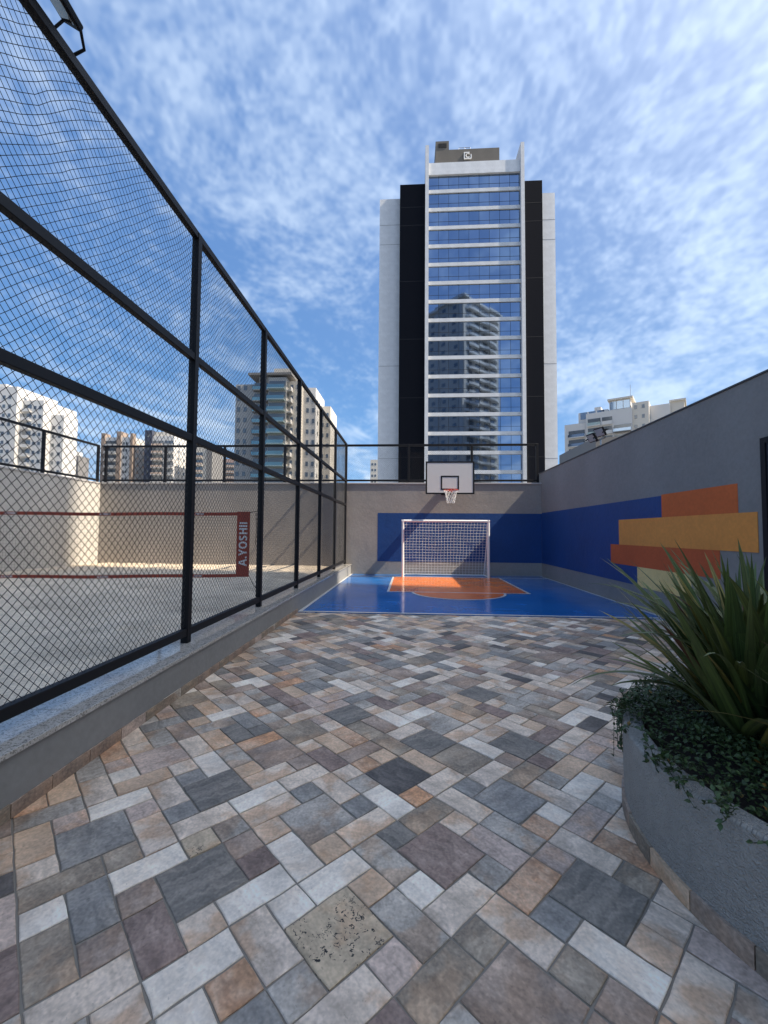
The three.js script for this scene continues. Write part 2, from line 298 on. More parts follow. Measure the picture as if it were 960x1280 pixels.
// painted court
const court = struct('sports_court', bx(-2.2, 4.88, -0.045, 0.012, -16, CZ), M.courtBlue);
function sheet(name, shape, m, y, parent) { const g = new THREE.ExtrudeGeometry(shape, { depth: 0.003, bevelEnabled: false, curveSegments: 48 }); g.rotateX(-Math.PI / 2); muv(g); return part(name, g, m, parent, [0, y, 0]); }
function rectShape(x0, x1, z0, z1) { const s = new THREE.Shape(); s.moveTo(x0, -z0); s.lineTo(x1, -z0); s.lineTo(x1, -z1); s.lineTo(x0, -z1); s.closePath(); return s; }
{
  const y0 = 0.0125, y1 = 0.0165, GX = 1.29, OL = -0.56, OR = 3.14, OF = -11.4, GZ = -15.16, lw = 0.06;
  sheet('goal_area', rectShape(OL, OR, GZ, OF), M.courtOrange, y0, court);
  const half = new THREE.Shape(); half.absarc(GX, -OF - 0.002, 1.2, Math.PI, 2 * Math.PI, false); half.closePath(); sheet('goal_arc', half, M.courtOrange, y0 + 0.0005, court);
  const arc = new THREE.Shape(); arc.absarc(GX, -OF, 1.23, Math.PI, 2 * Math.PI, false); arc.absarc(GX, -OF, 1.23 - lw, 2 * Math.PI, Math.PI, true); arc.closePath();
  sheet('line', arc, M.courtLine, y1, court);
  const L = (a, b, c, d) => sheet('line', rectShape(a, b, c, d), M.courtLine, y1 + 0.001, court);
  L(OL - lw / 2, OL + lw / 2, GZ, OF); L(OR - lw / 2, OR + lw / 2, GZ, OF); L(OL - lw / 2, OR + lw / 2, OF + 0.001, OF + lw); L(-2.12, 4.8, GZ - lw, GZ - 0.001);
  L(-2.19, -2.12, -15.98, CZ - 0.08); L(4.8, 4.86, -15.98, CZ - 0.08); L(-2.19, 4.86, CZ - 0.079, CZ);
}

// ---------------------------------------------------------------- walls
const backWall = thing('back_wall', 'long grey plaster wall behind the goal with a navy painted panel', 'wall', [0, 0, -16]);
part('wall_face', bx(-12.45, 4.88, -0.04, 3.42, -0.24, 0), M.backGrey, backWall);
part('coping', rbx(-12.47, 4.88, 3.42, 3.47, -0.27, 0.038, 0.005), M.coping, backWall);
part('painted_panel', bx(-1.2, 4.876, 0.5, 2.32, 0, 0.004), M.navy, backWall);
const rightWall = thing('mural_wall', 'tall grey plaster wall painted with navy, orange and cream blocks', 'wall', [4.88, 0, -6.5]);
part('wall_face', bx(0, 0.22, -0.04, 3.83, -9.74, 8), M.wallGrey, rightWall);
part('coping', rbx(-0.02, 0.24, 3.83, 3.86, -9.76, 8, 0.004), M.flashing, rightWall);
{
  const P = (n, m, z0, z1, y0, y1, t) => part(n, bx(-t, 0.002, y0, y1, z0 + 6.5, z1 + 6.5), m, rightWall);
  P('painted_panel', M.navy, -15.992, -8.52, 0.5, 2.345, 0.003);
  P('painted_panel', M.muralOrange, -8.51, -6.6, 1.925, 2.365, 0.006);
  P('painted_panel', M.muralAmber, -10.2, -6.25, 1.352, 1.925, 0.009);
  P('painted_panel', M.muralRust, -10.62, -7.0, 0.90, 1.352, 0.007);
  P('painted_panel', M.muralCream, -9.44, -7.7, 0.48, 0.90, 0.006);
  const d = thing('dark_door', 'tall charcoal door set in the grey mural wall', 'door', [4.88, 0, -5.4]);
  part('door_frame', merge([bx(-0.03, 0.0, 0, 2.94, -0.74, -0.66), bx(-0.03, 0.0, 0, 2.94, 0.66, 0.74), bx(-0.03, 0.0, 2.86, 2.94, -0.659, 0.659)]), M.black, d);
  part('door_leaf', bx(-0.012, 0.0, 0.01, 2.859, -0.659, 0.659), mat(C(0.018, 0.021, 0.03), 0.5), d);
}
const leftWall = thing('cream_wall', 'cream plaster wall at the far side of the sand court', 'wall', [-12.2, 0, -6]);
part('wall_face', bx(-0.25, 0, 0, 3.42, -9.99, 9), M.wallCream, leftWall);
part('coping', rbx(-0.27, 0.03, 3.42, 3.47, -9.96, 9, 0.005), M.coping, leftWall);

// low parapet under the fence with a granite cap in slabs
const parapet = thing('low_parapet', 'low grey plaster parapet with polished granite cap under the mesh fence', 'parapet', [-2.2, 0, -8]);
part('wall_face', bx(-0.36, 0, -0.04, 0.35, -7.99, 10), M.parapet, parapet);
{ let z = -7.99, n = 0; seed(31); while (z < 9) { const l = [1.35, 1.2, 1.5, 1.28][n++ % 4]; part('cap_slab', rbx(-0.38, 0.025, 0.35, 0.385, z, z + l - 0.004, 0.004), M.granite, parapet); z += l; } }
{
  // stone skirting along the parapet, above the paving
  seed(77); const ks = 'TVTTVGVMTT'; let z = CZ + 0.02, n = 0;
  while (z < -0.6) { const l = rr(0.22, 0.36), g = bx(0, 0.011, 0.001, rr(0.078, 0.088), 0, l - 0.006); part('skirting_stone', g, stoneMats[ks[n++ % ks.length]][2], parapet, [0.0, 0, z + 8]); z += l; }
}

// ---------------------------------------------------------------- fence and railings
// a knotted diamond net that fills a rectangle: (a, b) run along the fence and up; f gives the point
function netGeo(a0, a1, b0, b1, f, diag, r, sag, sd) {
  const S = new Strands(), W = a1 - a0, H = b1 - b0;
  const q = (a, b) => { const e = Math.min(a - a0, a1 - a, b - b0, b1 - b), k = sst(0, 0.35, e); const da = (vn(a * 2.3 + sd, b * 2.3) - 0.5) * sag * k + (vn(a * 9 + sd, b * 9 + 4) - 0.5) * sag * 0.25 * k, db = (vn(a * 2.1 + sd + 40, b * 2.1) - 0.5) * sag * k - sag * 0.3 * k + (vn(a * 9 + sd + 80, b * 9) - 0.5) * sag * 0.25 * k; return f(a + da, b + db, (vn(a * 1.3, b * 1.3 + sd) - 0.5) * sag * 1.2 * k); };
  for (const dir of [1, -1]) for (let s = -H; s < W; s += diag) {
    const t0 = Math.max(0, -s), t1 = Math.min(H, W - s); if (t1 - t0 < 0.01) continue;
    const n = Math.max(2, Math.ceil((t1 - t0) / 0.11)), pts = [];
    for (let k = 0; k <= n; k++) { const t = mix(t0, t1, k / n), a = dir > 0 ? a0 + s + t : a1 - s - t; pts.push(q(a, b0 + t)); }
    S.add(pts, r);
  }
  return S.geo();
}
const stuff = (o) => { o.userData.kind = 'stuff'; return o; };
{
  const FX = -2.42, f = thing('mesh_fence', 'tall black steel fence with diamond netting on the granite capped parapet', 'fence', [FX, 0.385, -8]);
  const zs = [-15.9, -13.6, -11.3, -9.03, -6.76, -4.53, -2.12, -0.1], h = 0.385, loc = (z) => z + 8;
  const lev = [0.5, 2.62, 3.53, 4.93];
  for (const z of zs) part('post', rbx(-0.04, 0.04, 0, 4.93 - h + 0.03, loc(z) - 0.04, loc(z) + 0.04), M.black, f);
  lev.forEach((y, k) => part('rail', rbx(-0.032, 0.032, y - h - 0.04, y - h + 0.04, loc(-15.86), loc(0.9)), M.black, f));
  for (let k = 0; k + 1 < zs.length; k++) for (let l = 0; l < 3; l++) {
    const sag = l === 2 ? 0.042 : l === 1 ? 0.03 : 0.024;
    const g = netGeo(loc(zs[k]) + 0.03, loc(zs[k + 1]) - 0.03, lev[l] - h + 0.03, lev[l + 1] - h - 0.03, (a, b, o) => V(o * 0.6, b, a), 0.071, 0.0024, sag, k * 13 + l * 5);
    stuff(part('net_panel', g, M.netBlack, f));
  }
}
function railing(name, label, pos, len, along, posts) {
  const g = thing(name, label, 'railing', pos, 0, 'netted railings on the court walls'), F = (a, b, o) => along === 'x' ? V(a, b, o) : V(o, b, a);
  const bar = (a0, a1, b0, b1, t) => along === 'x' ? rbx(a0, a1, b0, b1, -t, t) : rbx(-t, t, b0, b1, a0, a1);
  for (const a of posts) part('post', bar(a - 0.042, a + 0.042, 0, 1.48, 0.042), M.black, g);
  part('rail', bar(0.0, len, 1.41, 1.49, 0.035), M.black, g); part('rail', bar(0.0, len, 0.06, 0.13, 0.035), M.black, g);
  const c = [...posts];
  for (let k = 0; k + 1 < c.length; k++) stuff(part('net_panel', netGeo(c[k] + 0.03, c[k + 1] - 0.03, 0.12, 1.43, (a, b, o) => F(a, b, o * 0.4), 0.071, 0.0016, 0.02, 100 + k), M.netBlack, g));
}
railing('wall_railing', 'black netted railing standing on top of the back wall', [-12.2, 3.47, -16.1], 17.0, 'x', [0.12, 2.56, 4.96, 7.36, 9.76, 12.16, 14.54, 16.96]);
railing('wall_railing', 'black netted railing standing on top of the cream wall', [-12.3, 3.47, -15.98], 12, 'z', [0.04, 2.55, 5.05, 7.55, 10.05]);

// ---------------------------------------------------------------- goal and hoop
{
  const g = thing('football_goal', 'white football goal with white net standing before the navy panel', 'goal', [1.27, 0.012, -15.1]);
  const cyl = (a, b, r, s = 14) => { const d = b.clone().sub(a), q = new THREE.CylinderGeometry(r, r, d.length(), s).applyQuaternion(new THREE.Quaternion().setFromUnitVectors(V(0, 1, 0), d.clone().normalize())); return q.translate((a.x + b.x) / 2, (a.y + b.y) / 2, (a.z + b.z) / 2); };
  part('post', cyl(V(-1.5, 0, 0), V(-1.5, 2.03, 0), 0.045), M.whiteMetal, g); part('post', cyl(V(1.5, 0, 0), V(1.5, 2.03, 0), 0.045), M.whiteMetal, g);
  part('crossbar', cyl(V(-1.545, 1.99, 0), V(1.545, 1.99, 0), 0.045), M.whiteMetal, g);
  part('base_bar', cyl(V(-1.46, 0.03, -0.72), V(1.46, 0.03, -0.72), 0.025), M.whiteMetal, g);
  for (const s of [-1, 1]) { part('side_bar', cyl(V(1.5 * s, 0.03, 0), V(1.46 * s, 0.03, -0.72), 0.025), M.whiteMetal, g); part('stay', cyl(V(1.5 * s, 1.97, 0), V(1.46 * s, 0.03, -0.72), 0.018), M.whiteMetal, g); }
  const S = new Strands(), N = 26, K = 19;
  const back = (u, v) => { const x = mix(-1.48, 1.48, u), t = v; const e = Math.sin(Math.PI * u); return V(x + (vn(u * 9, v * 9) - 0.5) * 0.03, 1.96 - 1.92 * t - 0.03 * (vn(u * 5, 3) - 0.5) * (1 - t), -0.04 - 0.68 * Math.pow(t, 0.75) - 0.02 * e + (vn(u * 6 + 9, v * 6) - 0.5) * 0.05); };
  for (let i = 0; i <= N; i++) { const p = []; for (let k = 0; k <= 12; k++) p.push(back(i / N, k / 12)); S.add(p, 0.0042); }
  for (let k = 0; k <= K; k++) { const p = []; for (let i = 0; i <= 24; i++) p.push(back(i / 24, k / K)); S.add(p, 0.0042); }
  stuff(part('net', S.geo(), M.netWhite, g));
  for (const s of [0, 1]) {
    const T = new Strands(); for (let k = 1; k < K; k++) { const a = back(s, k / K); T.add([V((s ? 1.5 : -1.5), a.y, -0.02), a], 0.0042); }
    for (let k = 1; k < 6; k++) { const z = -0.02 - 0.68 * k / 6, v = Math.pow(k / 6, 1 / 0.75); T.add([V(s ? 1.49 : -1.49, 0.03, z), V(s ? 1.49 : -1.49, back(s, v).y, z)], 0.0042); }
    stuff(part('net', T.geo(), M.netWhite, g));
  }
  const b = thing('basketball_hoop', 'white basketball backboard with orange rim and white net on the wall', 'basketball hoop', [1.38, 3.03, -16]);
  part('arm', merge([bx(-0.05, 0.05, 0.08, 0.16, 0, 1.36), bx(-0.05, 0.05, 0.36, 0.44, 0, 1.36), bx(-0.03, 0.03, 0.161, 0.359, 0.02, 1.34), bx(-0.2, 0.2, -0.02, 0.38, 0.005, 0.03)]), M.black, b);
  part('backboard', rbx(-0.825, 0.825, -0.11, 1.01, 1.365, 1.395, 0.004), mat(C(0.66, 0.63, 0.60), 0.5), b);
  const fr = (x0, x1, y0, y1, t) => merge([bx(x0, x1, y0, y0 + t, 1.394, 1.4), bx(x0, x1, y1 - t, y1, 1.394, 1.4), bx(x0, x0 + t, y0 + t + 0.001, y1 - t - 0.001, 1.394, 1.4), bx(x1 - t, x1, y0 + t + 0.001, y1 - t - 0.001, 1.394, 1.4)]);
  part('border_stripe', fr(-0.83, 0.83, -0.115, 1.015, 0.05), M.black, b); part('target_stripe', fr(-0.31, 0.31, 0.03, 0.52, 0.048), M.black, b);
  const rim = part('rim', merge([new THREE.TorusGeometry(0.24, 0.011, 8, 32).rotateX(Math.PI / 2).translate(0, 0, 1.70), bx(-0.07, 0.07, -0.05, 0.05, 1.402, 1.43), bx(-0.06, 0.06, -0.012, 0.012, 1.43, 1.47)]), M.red, b);
  const H = new Strands();
  for (const d of [1, -1]) for (let k = 0; k < 12; k++) { const p = []; for (let i = 0; i <= 10; i++) { const t = i / 10, r = mix(0.238, 0.125, Math.pow(t, 0.6)) + 0.008 * Math.sin(t * 30), a = (k + d * t * 2.2) / 12 * 2 * Math.PI; p.push(V(Math.cos(a) * r, -0.012 - 0.43 * t, 1.70 + Math.sin(a) * r)); } H.add(p, 0.0055, 4); }
  stuff(part('net', H.geo(), M.netWhite, rim));
}

// ---------------------------------------------------------------- beach court net
const font = await new FontLoader().loadAsync('fonts/droid/droid_sans_bold.typeface.json');
function letters(size) {          // the wordmark, its last two strokes as plain bars
  const t = new TextGeometry('A.YOSH', { font, size, depth: 0.003, curveSegments: 4 }); t.computeBoundingBox(); const w = t.boundingBox.max.x, hh = t.boundingBox.max.y - size * 0.02, k = size * 0.2;
  const g = merge([t, ...[0.16, 0.54].map((o) => new THREE.BoxGeometry(k, hh, 0.003).translate(w + size * o + k / 2, hh / 2, 0.0015))]); g.computeBoundingBox(); const b = g.boundingBox;
  return g.translate(-(b.max.x + b.min.x) / 2, -(b.max.y + b.min.y) / 2, 0);
}
{
  const g = thing('beach_net', 'dark red banded beach tennis net strung across the sand court', 'net', [-2.78, 0.3, -7.9], R(6.5));
  const y0 = 0.44, y1 = 1.66, L = 8.6, droop = (q) => { const p = q.attributes.position; for (let k = 0; k < p.count; k++) { const u = Math.min(1, Math.max(0, (-p.getX(k) - 0.24) / (L - 0.24))); p.setY(k, p.getY(k) - 0.16 * u * (1 - u) - 0.006 * Math.sin(u * 23)); } return q; };
  const strip = (a, b, c, d, t) => muv(new THREE.BoxGeometry(b - a, d - c, t, 60, 1, 1).translate((a + b) / 2, (c + d) / 2, 0));
  const pole = (x) => merge([new THREE.CylinderGeometry(0.03, 0.03, 1.8, 12).translate(x, 0.9, 0), new THREE.CylinderGeometry(0.036, 0.036, 0.04, 12).translate(x, 1.82, 0)]);
  part('pole', pole(-0.02), M.black, g); part('pole', pole(-L - 0.5), M.black, g);
  const top = part('top_band', droop(strip(-L, -0.482, y1 - 0.06, y1, 0.012)), M.band, g), bot = part('bottom_band', droop(strip(-L, -0.482, y0, y0 + 0.06, 0.012)), M.band, g);
  const end = part('end_band', bx(-0.48, -0.241, y0 - 0.004, y1 + 0.004, -0.008, 0.008), M.band, g); part('end_band', bx(-L - 0.24, -L, y0 - 0.004, y1 + 0.004, -0.008, 0.008), M.band, g);
  part('lettering', letters(0.15).rotateZ(Math.PI / 2).translate(-0.36, (y0 + y1) / 2, 0.0085), mat(C(0.75, 0.74, 0.72), 0.8), end);
  for (const [p, yc] of [[top, y1 - 0.03], [bot, y0 + 0.03]]) part('lettering', droop(merge([-1.2, -2.9, -4.6, -6.3].map((x) => letters(0.036).translate(x, yc, 0.0065)))), mat(C(0.7, 0.68, 0.66), 0.8), p);
  const S = new Strands();
  for (let x = -L; x < -0.48; x += 0.055) S.add([V(x, y0 + 0.06, 0), V(x, y1 - 0.06, 0)], 0.0014);
  for (let y = y0 + 0.08; y < y1 - 0.06; y += 0.055) { const p = []; for (let k = 0; k <= 24; k++) p.push(V(mix(-L, -0.48, k / 24), y, 0)); S.add(p, 0.0014); }
  stuff(part('netting', droop(S.geo()), M.netBlack, g));
  for (const p of [[V(-0.24, y1 - 0.01, 0), V(-0.12, y1 + 0.012, 0), V(-0.02, y1 + 0.03, 0)], [V(-0.24, y0 + 0.02, 0), V(-0.14, y0 - 0.16, 0.02), V(-0.02, y0 - 0.32, 0)], [V(-0.13, y1 + 0.005, 0.01), V(-0.115, y1 - 0.3, 0.012), V(-0.125, y1 - 0.62, 0.01)]]) { const T = new Strands(); T.add(p, 0.006, 5); part('cord', T.geo(), M.black, g); }
}

// ---------------------------------------------------------------- floodlights
function floodlight(parent, m4) {
  const h = part('lamp_head', merge([new RoundedBoxGeometry(0.30, 0.24, 0.05, 2, 0.012), ...[-0.1, -0.05, 0, 0.05, 0.1].map((x) => new THREE.BoxGeometry(0.008, 0.2, 0.03).translate(x, 0, -0.036))]), M.black, parent);
  h.applyMatrix4(m4); part('lens', new THREE.BoxGeometry(0.25, 0.19, 0.004).translate(0, 0, 0.0265), M.lens, h);
  part('bracket', merge([new THREE.BoxGeometry(0.012, 0.03, 0.2).translate(-0.158, 0, 0), new THREE.BoxGeometry(0.012, 0.03, 0.2).translate(0.158, 0, 0), new THREE.BoxGeometry(0.328, 0.03, 0.008).translate(0, 0, -0.1)]), M.black, h);
}
const m4 = (p, e) => new THREE.Matrix4().compose(V(...p), new THREE.Quaternion().setFromEuler(new THREE.Euler(...e, 'YXZ')), V(1, 1, 1));
{
  const a = thing('twin_floodlight', 'pair of black floodlights bracketed on top of the mural wall', 'floodlight', [4.98, 3.86, -11.3]);
  part('stem', merge([new THREE.CylinderGeometry(0.02, 0.02, 0.22, 10).translate(0, 0.11, 0), bx(-0.07, 0.07, 0, 0.015, -0.07, 0.07), bx(-0.02, 0.02, 0.19, 0.22, -0.3, 0.3)]), M.steel, a);
  floodlight(a, m4([-0.12, 0.30, -0.24], [0.55, -1.35, 0])); floodlight(a, m4([-0.12, 0.34, 0.24], [0.55, -1.2, 0]));
  const b = thing('fence_floodlight', 'black floodlight on a bent bracket over the mesh fence top rail', 'floodlight', [-2.42, 4.96, -2.72]);
  const S = new Strands(); S.add([V(0, 0, 0.0), V(0.08, 0.07, -0.02), V(0.11, 0.14, 0.06)], 0.011, 6); S.add([V(0, 0, 0.16), V(0.07, 0.08, 0.15), V(0.1, 0.12, 0.1)], 0.009, 6); part('stem', S.geo(), M.black, b);
  const h = part('lamp_head', new RoundedBoxGeometry(0.14, 0.05, 0.44, 2, 0.014), M.black, b, [0.1, 0.13, 0.28]); h.rotation.set(0.1, 0.15, -0.5);
  part('lens', new THREE.BoxGeometry(0.1, 0.004, 0.34).translate(0, -0.0265, 0), M.lens, h);
}

// ---------------------------------------------------------------- planter and plants
const PC = [2.38, -2.2], PR = 1.2, PH = 0.5;
{
  const p = thing('round_planter', 'round grey stucco planter with stone skirting full of green plants', 'planter', [PC[0], 0, PC[1]]);
  const prof = [[PR - 0.012, 0], [PR - 0.004, 0.1], [PR, 0.3], [PR, PH - 0.012], [PR - 0.012, PH], [PR - 0.098, PH], [PR - 0.11, PH - 0.012], [PR - 0.11, 0.36]].map(([x, y]) => new THREE.Vector2(x, y));
  const g = new THREE.LatheGeometry(prof, 128), uv = g.attributes.uv, pos = g.attributes.position;
  for (let k = 0; k < uv.count; k++) { const a = uv.getX(k); uv.setXY(k, a * 2 * Math.PI * PR, pos.getY(k) + Math.hypot(pos.getX(k), pos.getZ(k))); }
  part('shell', g, M.stucco, p);
  part('soil', new THREE.CylinderGeometry(PR - 0.1, PR - 0.1, 0.3, 48).translate(0, 0.3, 0), mat(C(0.035, 0.025, 0.018), 1), p);
  seed(99); const ks = 'TVTGMTVB'; const n = 30;
  for (let k = 0; k < n; k++) {                       // curved skirting stones
    const a0 = k / n * 2 * Math.PI, a1 = (k + 1) / n * 2 * Math.PI - 0.005, s = new THREE.Shape(), r0 = PR - 0.02, r1 = PR + 0.010, h = rr(0.082, 0.09);
    s.absarc(0, 0, r1, a0, a1, false); s.absarc(0, 0, r0, a1, a0, true); s.closePath();
    part('skirting_stone', muv(new THREE.ExtrudeGeometry(s, { depth: h, bevelEnabled: false, curveSegments: 4 }).rotateX(-Math.PI / 2)), stoneMats[ks[k % ks.length]][k % 3], p, [0, 0.002, 0]);
  }
}
// ground cover: small pointed leaves on short stems over the soil, trailing over the rim
{
  seed(555);
  const lp = [0, 0, 0, 0.008, 0.003, 0.007, 0.0105, 0.004, 0.015, 0.006, 0.001, 0.023, 0, -0.004, 0.032, -0.006, 0.001, 0.023, -0.0105, 0.004, 0.015, -0.008, 0.003, 0.007, 0, 0.000, 0.015];
  const g = new THREE.BufferGeometry(); g.setAttribute('position', new THREE.Float32BufferAttribute(lp, 3)); g.setIndex([0, 1, 8, 1, 2, 8, 2, 3, 8, 3, 4, 8, 4, 5, 8, 5, 6, 8, 6, 7, 8, 7, 0, 8]); g.computeVertexNormals(); g.setAttribute('uv', new THREE.Float32BufferAttribute(new Float32Array(18), 2));
  const ms = [], o = new THREE.Object3D();
  const leaf = (x, y, z, spread, s) => { o.position.set(x, y, z); o.rotation.set(rr(-0.9, 0.5) * spread, rr(0, 6.283), rr(-0.5, 0.5) * spread, 'YXZ'); o.scale.setScalar(s); o.updateMatrix(); ms.push(o.matrix.clone()); };
  const stems = new Strands();
  const mound = (x, z) => 0.47 + 0.13 * fbm(x * 2.2 + 9, z * 2.2, 3) + 0.05 * vn(x * 9, z * 9);
  for (let k = 0; k < 26000; k++) {
    const a = rr(0, 6.283), r = Math.sqrt(rnd()) * 1.16; const x = PC[0] + Math.cos(a) * r, z = PC[1] + Math.sin(a) * r;
    const farside = sst(-0.25, -0.5, Math.sin(a));    // on the far side the cover grows over the rim
    const edge = 1.06 + 0.16 * farside + 0.06 * (vn(a * 9, 3) - 0.5); if (r > edge) continue;
    const fall = sst(edge - 0.12, edge, r);
    leaf(x, mound(x, z) + rr(-0.05, 0.03) + 0.04 * farside - fall * (0.05 - 0.03 * farside), z, 1, rr(0.5, 1.0));
  }
  for (let k = 0; k < 44; k++) {                      // trailing shoots
    const a = k < 26 ? rr(3.55, 4.5) : rr(2.6, 3.6), x0 = PC[0] + Math.cos(a) * 1.06, z0 = PC[1] + Math.sin(a) * 1.06, long = k < 26 ? rr(0.08, 0.34) : rr(0.02, 0.08), out = rr(0.12, 0.2), p = [];
    let y = 0.54; for (let t = 0; t <= 10; t++) { const q = t / 10, rad = 1.06 + out * Math.sin(Math.min(1, q * 1.6) * 1.57), aa = a + 0.06 * Math.sin(q * 4 + k); p.push(V(PC[0] + Math.cos(aa) * rad, y - long * q * q + 0.04 * Math.sin(q * 3), PC[1] + Math.sin(aa) * rad)); }
    stems.add(p, 0.0018, 4); for (let t = 1; t < 11; t += 0.5) { const q = p[Math.floor(t)].clone().lerp(p[Math.min(10, Math.floor(t) + 1)], t % 1); leaf(q.x, q.y, q.z, 1.4, rr(0.6, 1.05)); }
  }
  const m = new THREE.MeshPhysicalMaterial({ color: 0xffffff, roughness: 0.55, transmission: 0.12, thickness: 0 });
  const im = new THREE.InstancedMesh(g, m, ms.length); const c = new THREE.Color();
  ms.forEach((q, k) => { im.setMatrixAt(k, q); const t = rnd(), b = rr(0.6, 1.25); c.setRGB(0.055 * b + (t > 0.993 ? 0.22 : 0), 0.092 * b + (t > 0.993 ? 0.05 : 0), 0.024 * b); im.setColorAt(k, c); });
  im.castShadow = im.receiveShadow = true; im.name = 'ground_cover'; scene.add(im); tag(im, 'low dark green small leaved ground cover spilling over the planter rim', 'ground cover', null, 'stuff');
  const sm = part('trailing_stems', stems.geo(), mat(C(0.05, 0.06, 0.025), 0.8), scene); tag(sm, 'thin trailing stems hanging over the round planter rim', 'stems', null, 'stuff');
}
// strap leaved plants
{
  const leafGeo = (len, w, bend, twist, fold) => {
    const n = 12, pos = [], ix = [], uv = []; let x = 0, y = 0, ang = 0;
    for (let k = 0; k <= n; k++) {
      const t = k / n, wid = w * (t < 0.25 ? mix(0.55, 1, t / 0.25) : Math.pow(1 - (t - 0.25) / 0.75, 0.75)) * 0.5 + 0.0006, tw = twist * t;
      const cx = Math.cos(tw), sx = Math.sin(tw), nx = -Math.sin(ang), f = fold * wid;
      // spine in the x-y plane, blade across z, folded along the midrib
      pos.push(x + Math.cos(ang) * (wid * sx) - f * Math.cos(ang), y - nx * 0 + f * Math.sin(ang), wid * cx, x, y, 0, x - Math.cos(ang) * (wid * sx) - f * Math.cos(ang), y + f * Math.sin(ang), -wid * cx);
      uv.push(0, t * len, 0.5 * 0.05, t * len, 0.05, t * len);
      if (k) { const a = (k - 1) * 3, b = k * 3; ix.push(a, b, a + 1, b, b + 1, a + 1, a + 1, b + 1, a + 2, b + 1, b + 2, a + 2); }
      const ds = len / n; x += Math.sin(ang) * ds; y += Math.cos(ang) * ds; ang += bend / n * (0.4 + 1.2 * t);
    }
    const g = new THREE.BufferGeometry(); g.setAttribute('position', new THREE.Float32BufferAttribute(pos, 3)); g.setAttribute('uv', new THREE.Float32BufferAttribute(uv, 2)); g.setIndex(ix); g.computeVertexNormals(); return g;
  };
  seed(808);
  const G = Array.from({ length: 22 }, (_, k) => leafGeo(rr(0.8, 1.26), rr(0.055, 0.1), [0.15, 0.3, 0.5, 0.8, 1.5][k % 5] * rr(0.8, 1.2), rr(-0.7, 0.7), rr(0.15, 0.5)));
  const stripe = dtex(128, (u, v) => { const q = 205 + (tn(u * 20, v * 2, 20, 3) - 0.5) * 90 + (tfbm(u, v, 8, 3, 12) - 0.5) * 50; return [q, q, q * 0.96]; }, true, 20, 1.5);
  const LM = [[0.058, 0.084, 0.018], [0.042, 0.066, 0.016], [0.085, 0.10, 0.02], [0.065, 0.08, 0.022], [0.16, 0.125, 0.025]].map((c) => new THREE.MeshPhysicalMaterial({ color: C(...c).multiplyScalar(2.4), map: stripe, roughness: 0.62, transmission: 0.18, thickness: 0 }));
  const dry = mat(C(0.12, 0.045, 0.025), 0.75);
  const plant = (label, x, z, n, lean, s) => {
    const p = thing('strap_leaf_plant', label, 'plant', [x, 0.45, z], 0, 'strap leaved plants in the round planter');
    for (let k = 0; k < n; k++) {
      const l = part('leaf', G[Math.floor(rnd() * G.length)], rnd() < 0.035 ? dry : LM[Math.min(4, Math.floor(rnd() * 4.3))], p, [rr(-0.1, 0.1), 0, rr(-0.1, 0.1)]);
      const az = rnd() < lean ? Math.PI + (rnd() + rnd() + rnd() - 1.5) * 2.0 : rr(0, 6.283), tilt = Math.pow(rnd(), 0.8) * 0.8; l.rotation.set(0, az, -tilt, 'YXZ'); l.scale.setScalar(s * rr(0.8, 1.06));
    }
    return p;
  };
  plant('dense strap leaved plant rising from the planter beside the trailing ground cover', 1.84, -2.4, 130, 0.55, 1.04);
  plant('strap leaved plant at the back of the planter before the mural wall', 2.2, -2.85, 90, 0.5, 1.05);
  const p3 = plant('strap leaved plant with a drooping reddish dry leaf over the planter rim', 2.15, -1.95, 80, 0.3, 0.95);
  const d = part('leaf', leafGeo(1.2, 0.04, 2.75, 0.4, 0.3), dry, p3, [-0.32, -0.02, 0.42]); d.rotation.set(0, Math.PI + 0.41, -0.5, 'YXZ'); d.userData.label = 'reddish dry leaf drooping over the rim';
  const y = part('leaf', leafGeo(0.95, 0.05, 0.9, 0.5, 0.3), LM[4], p3, [-0.08, 0.0, 0.05]); y.rotation.set(0, Math.PI - 0.1, -0.85, 'YXZ'); y.userData.label = 'yellowish arching leaf low over the ground cover';
}

